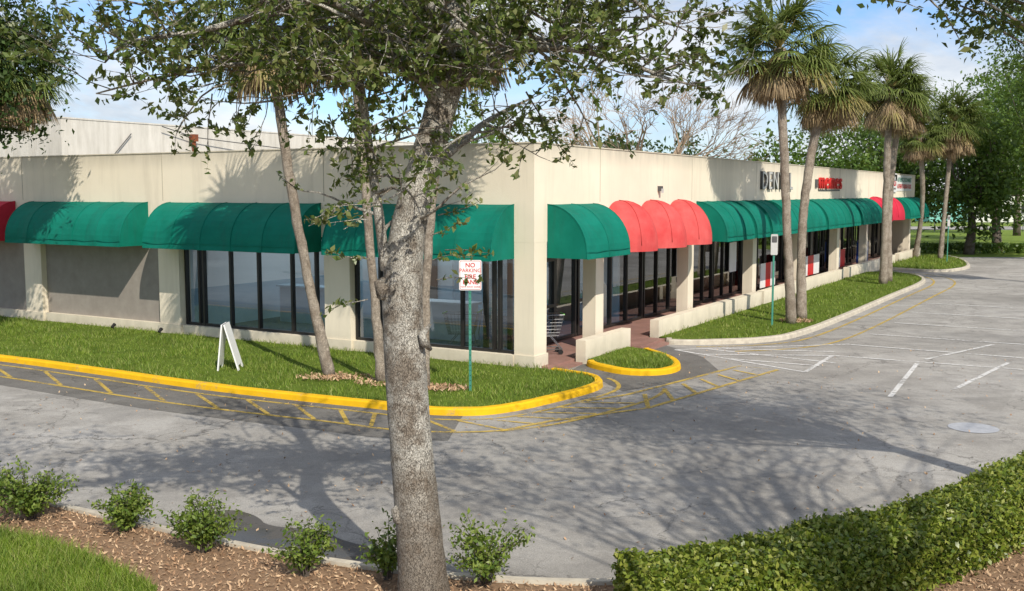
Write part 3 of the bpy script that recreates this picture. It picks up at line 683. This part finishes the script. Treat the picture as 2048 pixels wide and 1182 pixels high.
def palm(base,top,label,rad=1.,r=.13,bend=(0,0),group='sabal palms along the plaza'):
    global PC
    e=thing('palm_tree',label,'palm tree',base,group)
    b=Vector(base);t=Vector(top); n=34; pts=[];rr=[]
    for i in range(n+1):
        u=i/n; p=b.lerp(t,u)+Vector((bend[0]*math.sin(math.pi*u)+random.uniform(-.012,.012),bend[1]*math.sin(math.pi*u),0)); pts.append(p); rr.append(r*(1.25-.35*min(1,u*4))*(1+.06*(i%2))*(.9+.1*u)+ (.05 if u>.88 else 0))
    m=MB(); m.tube(pts,rr,12,0,True,.06); m.build('trunk',M['pbark'],e,True)
    if PC is None: PC=palmcrown('crown',3,e,t,1.); PC.scale=(rad,)*3; return e
    c=PC.copy(); COL.objects.link(c); c.parent=e; c.location=t-b; c.scale=(rad,rad,rad*random.uniform(.95,1.15)); c.rotation_euler=(random.uniform(-.12,.12),random.uniform(-.12,.12),random.uniform(0,6.28)); return e
lab='sabal palm with shaggy crown standing in the lawn strip'
palm((8.25,30.2,.1),(7.75,30.4,8.1),lab,1.4,.14)
palm((8.84,31.2,.1),(9.75,32.4,7.3),lab,1.25,.15,(-.3,0))
palm((15.7,43.4,.1),(15.75,43.6,8.3),lab,1.4,.16)
palm((16.4,44.7,.1),(17.0,45.6,7.9),lab,1.3,.15,(-.2,0))
palm((24.1,61.5,.1),(23.3,59.5,7.1),lab,1.2,.15,(.3,0))
palm((25.1,60.3,.1),(25.4,60.,8.0),lab,1.65,.14)
palm((-3.82,21.3,.1),(-5.,21.6,7.4),'leaning slender palm in mulch beside the window',1.3,.115,(-.12,0))
palm((-2.62,20.5,.1),(-3.2,20.7,7.6),'slender palm in mulch close to the window',1.2,.1)
palm((-1.73,20.,.1),(-1.0,20.3,7.3),'slender palm beside the no parking sign',1.25,.1,(-.2,0))
palm((-13.7,27,.1),(-12.8,26.8,7.1),'palm against the end wall beside an oak',1.2,.12,(-.45,0))
bgs=[((6.,66,0),4.6,(5,4,3.2),'darkleaf'),((-3,70,0),5.2,(5,4,3.6),'midleaf'),((20.5,72,0),4.6,(4.5,4,3.3),'midleaf'),((26,76,0),5.2,(5,4,3.9),'midleaf'),((30,80,0),5.4,(5,4,4),'darkleaf'),
 ((33,70,0),7.,(4.6,4,5.2),'midleaf'),((37.5,74,0),8.,(5,4,5.8),'midleaf'),((29.5,66.5,0),5.6,(3.,2.6,4.4),'midleaf'),((42.5,82,0),10.5,(4.5,4,4.6),'midleaf'),((47,96,0),11.,(6,4,6.),'midleaf'),((13,84,0),5.,(6,4,3.2),'darkleaf'),((31,90,0),9.,(6,4,6),'midleaf')]
for b,cz,(a,bb,c),lm in bgs:
    tree('broadleaf_tree','leafy green tree standing behind the plaza',b,(b[0],b[1],cz*.6),[((b[0],b[1],cz),(a,bb,c)),((b[0]+a*.5,b[1],cz-.8),(a*.5,bb*.6,c*.6))],5600,.36,lm,'dbark',.7,90,'leafy trees beyond the plaza',.3)
tree('broadleaf_tree','dark leafy tree at the plaza end by the lot',(32.5,58.,0),(32.8,58,4),[((32.4,58,9.4),(5.2,3.5,3.9)),((29.2,57.5,8.6),(2.4,2,2.2))],19000,.22,'midleaf','dbark',.5,210)
tree('oak_tree','large oak spreading over the far parking lot',(25.5,41,0),(24.8,41,6),[((23.,41,10.),(3.6,3.2,2.6)),((20.2,40,11.2),(2.2,2.2,1.2))],14000,.15,'midleaf','dbark',.36,190)
random.seed(21)
bt=thing('bare_tree','wide bare-limbed tree with fine tan twigs','tree',(6.9,56,0)); t=MB()
t.tube([(6.9,56,0),(6.9,56,3),(7.,56,4.3)],[.35,.3,.28],10)
def bare(p,d,L,r,dep):
    n=4;pts=[p.copy()];rr=[r]
    for i in range(n):
        d=(d+rv()*.2+Vector((0,0,.02))).normalized(); p=p+d*L/n; pts.append(p.copy()); rr.append(r*(1-.5*(i+1)/n))
    t.tube(pts,rr,6 if dep>2 else 3,0,False)
    if dep>0:
        for c in range(4 if dep>1 else 3):
            k=random.choice([2,3,4]); bare(pts[k],(d+rv()*.7+Vector((0,0,-.05))).normalized(),L*random.uniform(.6,.75),max(.016,rr[k]*.65),dep-1)
for k in range(8):
    a=k/8*6.283+random.uniform(-.3,.3); bare(Vector((7.,56,4.1)),Vector((math.cos(a),math.sin(a)*.5,random.uniform(.2,.6))),3.3,.16,4)
t.build('branches',M['twig'],bt)
hc_=chaikin([(1.12,8.9),(1.9,8.98),(2.7,9.5),(3.6,10.05),(5.3,11.3),(6.8,12.65),(9,14.7)],3)
n=len(hc_); hw=np.interp(np.arange(n)/(n-1),[0,.35,.6,1],[.64,.58,.5,.48])
he=thing('clipped_hedge','dense clipped green hedge curving along the kerb','hedge',(3,9,0))
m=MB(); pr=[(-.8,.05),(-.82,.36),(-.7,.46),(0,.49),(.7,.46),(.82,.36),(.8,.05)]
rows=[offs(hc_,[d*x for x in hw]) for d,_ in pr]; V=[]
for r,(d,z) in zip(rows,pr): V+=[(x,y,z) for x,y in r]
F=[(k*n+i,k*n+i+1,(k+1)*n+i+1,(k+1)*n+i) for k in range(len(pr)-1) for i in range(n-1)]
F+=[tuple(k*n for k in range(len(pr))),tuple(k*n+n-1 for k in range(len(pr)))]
m.add(V,F); m.build('shade_core',M['core'],he,True)  # solid near-black hull, shade between the leaves put into its colour
A=np.array(hc_); TV=nrm(np.gradient(A,axis=0)); N=66000; ti=rng.random(N)**1.2*(n-1.001); i0=ti.astype(int); fr=(ti-i0)[:,None]
cen=A[i0]*(1-fr)+A[i0+1]*fr; hwi=hw[i0]*(1-fr[:,0])+hw[i0+1]*fr[:,0]; tg=nrm(TV[i0]*(1-fr)+TV[i0+1]*fr)
nr=np.c_[-tg[:,1],tg[:,0]]; top=rng.random(N)<.62
u=rng.uniform(-1,1,N)
bmp=.03*np.sin(cen[:,0]*6.3)*np.sin(cen[:,1]*5.1+u*3)
dd=np.where(top,u*1.0,np.sign(u)*(.99+bmp+.06*rng.normal(size=N)))*hwi
hh=.56+.035*np.sin(cen[:,0]*3.1+1)*np.sin(cen[:,1]*2.3)+bmp
zz=np.where(top,hh+.035*rng.normal(size=N)-.14*np.clip(np.abs(u)-.72,0,1)/.28*np.abs(u),.05+(hh-.14)*rng.random(N))
P=np.c_[cen+nr*dd[:,None],zz]
q=rng.random((4500,2)); n0=np.array([-TV[0][1],TV[0][0]])
Pe=np.c_[A[0][None]-TV[0][None]*.03+n0[None]*(q[:,:1]-.5)*1.22+rng.normal(size=(4500,2))*.03,q[:,1]*.5+.05]
quadmesh('foliage',leafquads(np.vstack([P,Pe]),.056,.6,.7),M['hedgeleaf'],he)
for (x,y,w,h,nn) in ((-5.75,12.0,.5,.55,3200),(-4.45,11.55,.36,.42,1900),(-3.35,10.85,.45,.5,2400),(-2.1,10.15,.42,.5,1300),(-1.25,10.05,.26,.5,900),(-.25,9.9,.48,.6,1500),(-6.6,12.6,.4,.5,1500)):
    e=thing('shrub','small leafy green shrub growing in bark mulch','shrub',(x,y,.05),'shrubs in the mulch bed'); m=MB(); L_=[]
    for k in range(nn//45):
        a=random.uniform(0,6.28); d=Vector((math.cos(a)*random.uniform(.1,1.1),math.sin(a)*random.uniform(.1,1.1),1)).normalized(); ln=h*random.uniform(.6,1.3)
        end=Vector((x,y,.05))+Vector((d.x*w*1.3,d.y*w*1.3,ln*d.z)); mid=Vector((x+d.x*w*.4,y+d.y*w*.4,.05+ln*.5))
        m.tube([(x+d.x*.05,y+d.y*.05,.04),mid,end],[.006,.005,.003],4,0,False)
        for _ in range(45):
            u=random.uniform(.3,1.05); q=(Vector((x,y,.05)).lerp(mid,u*2) if u<.5 else mid.lerp(end,(u-.5)*2)); L_.append(q+rv()*random.uniform(.01,.1))
    m.build('stem',M['dbark'],e); quadmesh('foliage',leafquads(np.array([tuple(q) for q in L_]),.055,.5,.6),M['bushleaf'],e)
# ---------------------------------------------------------------- street furniture
sg=thing('no_parking_sign','white and red no parking fire lane sign on green post','sign',(-.81,19.7,.1))
m=MB(); m.box(-.835,-.785,19.72,19.75,.08,2.66)
for k in range(24): m.box(-.8345+.018,-.7855-.018,19.715,19.719,.2+k*.1,.22+k*.1,1)
m.build('post',[M['post'],M['black']],sg)
def rrect(w,h,r,x,y,z,yt=.004):
    P=[]
    for cx,cz,a0 in ((w/2-r,h/2-r,0),(-w/2+r,h/2-r,90),(-w/2+r,-h/2+r,180),(w/2-r,-h/2+r,270)):
        for k in range(5): a=math.radians(a0+k*22.5); P.append((x+cx+r*math.cos(a),z+cz+r*math.sin(a)))
    n=len(P); m=MB(); m.add([(a,y,b) for a,b in P]+[(a,y+yt,b) for a,b in P],[tuple(range(n-1,-1,-1)),tuple(range(n,2*n))]+[(i,(i+1)%n,n+(i+1)%n,n+i) for i in range(n)]); return m
X,Z=-.80,2.36
rrect(.43,.58,.03,X,19.70,Z,.01).build('board',M['signwhite'],sg)
rrect(.40,.55,.025,X,19.696,Z,.003).build('border',M['signred'],sg)
rrect(.385,.535,.02,X,19.692,Z,.003).build('face',M['signwhite'],sg)
for tx,zz,sz in (('NO',.19,.12),('PARKING',.09,.1),('FIRE',-.03,.12),('LANE',-.135,.12),('TOW AWAY ZONE',-.225,.043)):
    text('lettering',tx,sz,M['signred'],FT(X,19.689,Z+zz),0,sg,.002 if sz>.1 else .0005)
for (x,y,zt,w,h) in ((7.56,29.7,2.65,.2,.6),(24.2,57.2,2.6,.14,.6)):
    e=thing('parking_sign','white parking sign on a green post in grass','sign',(x,y,.1)); m=MB(); m.box(x-.025,x+.025,y,y+.04,.05,zt); m.build('post',M['post'],e)
    rrect(w,h,.03,x,y-.02,zt-.2,.01).build('board',M['letters'],e)
    rrect(w-.05,h*.3,.02,x,y-.026,zt-.05,.003).build('upper_panel',M['greydark'],e)
af=thing('a_frame_sign','blank white folding a-frame sign on the lawn','sign',(-6.1,22.2,.1))
def board(x0,z0,x1,z1,y0,y1,sk,t=.03):
    m=MB(); d=Vector((x1-x0,0,z1-z0)).normalized(); nn=Vector((d.z,0,-d.x))*t
    def pt(u,y): return Vector((x0+(x1-x0)*u+(y-y0)*sk,y,z0+(z1-z0)*u))
    for ua,ub,ya,yb in ((0.1,1,y0,y1),(0,.1,y0,y0+.1),(0,.1,y1-.1,y1)):
        A_=[pt(ua,ya),pt(ua,yb),pt(ub,yb),pt(ub,ya)]; m.hexa(A_,[a+nn for a in A_])
    return m
board(-6.38,.1,-6.27,1.1,22.,22.55,-.08).build('front_board',M['white'],af)
board(-5.93,.1,-6.22,1.1,22.,22.55,-.08).build('rear_board',M['white'],af)
m=MB(); m.tube([(-6.24,22.02,1.09),(-6.28,22.52,1.09)],.013,6); m.build('hinge',M['greydark'],af)
for q in (8.9,11.3,13.2):
    p=LW(q,.5,.1); e=thing('garden_spotlight','small dark ground spotlight in the lawn','lamp',p,'ground spotlights by the wall'); m=MB()
    m.tube([(p[0],p[1],.08),(p[0],p[1],.2)],.012,6); m.build('stake',M['black'],e)
    m=MB(); m.tube([(p[0]-.03,p[1]-.05,.19),(p[0]+.02,p[1]+.05,.27)],[.035,.05],8); m.build('head',M['black'],e)
def cart(x,y,z,ang,label):
    e=thing('shopping_cart',label,'shopping cart',(x,y,z)); c,s=math.cos(ang),math.sin(ang)
    def T(a,b,h): return (x+a*c-b*s,y+a*s+b*c,z+h)
    bk=MB()
    def lerp(a,b,t): return a+(b-a)*t
    def ring(h):
        t=(h-.45)/.5; xa=lerp(.30,.42,t); xb=-lerp(.28,.42,t); yb_=lerp(.2,.27,t); yf=lerp(.16,.2,t); return [(xa,yf,h),(xa,-yf,h),(xb,-yb_,h),(xb,yb_,h)]
    for h in (.45,.53,.61,.69,.77,.85,.95):
        r=ring(h); bk.tube([T(*p) for p in r+[r[0]]],.004 if h<.9 else .01,4,0,False)
    r0=ring(.45);r1=ring(.95)
    for i in range(4):
        for k in range(9):
            t=k/9; a=[lerp(r0[i][j],r0[(i+1)%4][j],t) for j in range(3)]; b=[lerp(r1[i][j],r1[(i+1)%4][j],t) for j in range(3)]; bk.tube([T(*a),T(*b)],.003,4,0,False)
    for k in range(7): yy=-.16+.32*k/6; bk.tube([T(.3,yy,.45),T(-.28,yy,.45)],.003,4,0,False)
    bk.build('basket',M['metal'],e)
    fr=MB()
    for sy in (-1,1):
        fr.tube([T(-.44,.26*sy,1.),T(-.36,.25*sy,.45),T(-.42,.25*sy,.15),T(.38,.2*sy,.13)],.013,6)
        fr.tube([T(.38,.2*sy,.13),T(.1,.2*sy,.45)],.011,6)
    fr.tube([T(.38,.2,.13),T(.38,-.2,.13)],.011,6); fr.build('frame',M['metal'],e)
    hd=MB(); hd.tube([T(-.45,.28,1.01),T(-.45,-.28,1.01)],.02,8); hd.build('handle',M['lime'],e)
    hd=MB(); hd.tube([T(.42,.2,.96),T(.42,-.2,.96)],.018,8); hd.build('bumper',M['lime'],e)
    for a,b in ((-.36,.24),(-.36,-.24),(.34,.19),(.34,-.19)):
        w=MB(); w.tube([T(a,b-.015,.06),T(a,b+.015,.06)],.06,14); w.build('wheel',M['black'],e)
p=W(1.9,.75); cart(p[0],p[1],.1,math.radians(10),'grey wire shopping cart under the arcade')
p=W(1.1,2.6); cart(p[0],p[1],.1,math.radians(170),'grey wire shopping cart with green handle behind glass')
# ---------------------------------------------------------------- far background
pb=thing('distant_house','pale low house with teal trim beyond a fence','house',(66,140,0))
m=MB(); m.box(62,80,140,150,0,4.2); m.build('wall',M['pale'],pb)
m=MB(); m.hexa([(61.5,139.5,4.2),(80.5,139.5,4.2),(80.5,150.5,4.2),(61.5,150.5,4.2)],[(64,144,5.6),(78,144,5.6),(78,146,5.6),(64,146,5.6)]); m.build('roof',M['concrete'],pb)
for x in (64,69,74): m=MB(); m.box(x,x+1.6,139.9,139.97,1.2,2.8); m.build('window',M['frame'],pb)
m=MB(); m.box(57,62,141,146,0,3.2); m.build('annex',M['teal'],pb)
fe=thing('metal_fence','low grey metal fence across the far grass','fence',(60,105,0))
for x in range(34,110,3): m=MB(); m.tube([(x,105,0),(x,105,1.6)],.05,5); m.build('fence_post',M['fence'],fe)
for z in (.2,.9,1.55): m=MB(); m.tube([(34,105,z),(110,105,z)],.03,4); m.build('rail',M['fence'],fe)
def hedgefar(x0,x1,y,h,n,label):
    e=thing('far_hedge',label,'hedge',((x0+x1)/2,y,0)); P=np.c_[x0+(x1-x0)*rng.random(n),y+rng.normal(size=n)*.5,h*rng.random(n)**.7]; quadmesh('foliage',leafquads(P,.25,.6,.5),M['midleaf'],e)
hedgefar(27,60,68,.6,6000,'low green hedge bordering the far lot')
poly('side_road',[(30,112),(140,112),(140,122),(30,122)],.004,M['asphalt'])
# ---------------------------------------------------------------- light, sky, camera
el=math.radians(40); hz=Vector((.4,-.917)).normalized(); sd=Vector((hz.x*math.cos(el),hz.y*math.cos(el),math.sin(el)))
su=bpy.data.lights.new('sun','SUN'); su.energy=5.0; su.angle=math.radians(.5); su.color=(1,.93,.82)
so=bpy.data.objects.new('sun',su); so.rotation_euler=sd.to_track_quat('Z','Y').to_euler(); COL.objects.link(so)
w=bpy.data.worlds.new('World'); S.world=w; w.use_nodes=True; nt=w.node_tree; nt.nodes.clear(); k=NT(nt)
sky=k.n('ShaderNodeTexSky'); sky.sky_type='NISHITA'; sky.sun_disc=False; sky.sun_elevation=el; sky.sun_rotation=math.atan2(hz.x,hz.y); sky.dust_density=.4; sky.ozone_density=2.
tc=k.n('ShaderNodeTexCoord'); v=k.mapping(tc.outputs['Generated'],(1,1,2.6))
n1=k.noise(v,3.2,8,.6,.35); cm=k.ramp(n1,[(.38,0.),(.54,1.)]); n2=k.noise(v,6.5,6,.6); cc=k.ramp(n2,[(.32,(3.7,4.1,4.7)),(.6,(6.5,6.5,6.5))])
skyc=k.mix(1.,sky.outputs[0],(.72,.88,1.12),'MULTIPLY')
colr=k.mix(k.math('MULTIPLY',cm,.85),skyc,cc)
bg=k.n('ShaderNodeBackground'); bg.inputs[1].default_value=.15; k.l(colr,bg.inputs[0]); ou=k.n('ShaderNodeOutputWorld'); k.l(bg.outputs[0],ou.inputs[0])
cd=bpy.data.cameras.new('camera'); cd.sensor_width=36; cd.lens=36*2060/2048; cd.clip_end=2000; cd.clip_start=.1
co=bpy.data.objects.new('camera',cd); co.location=(0,0,3.93); co.rotation_euler=(math.radians(90)-math.atan(205/2060),0,0); COL.objects.link(co); S.camera=co
S.view_settings.view_transform='Standard'; S.view_settings.look='None'; S.view_settings.exposure=0
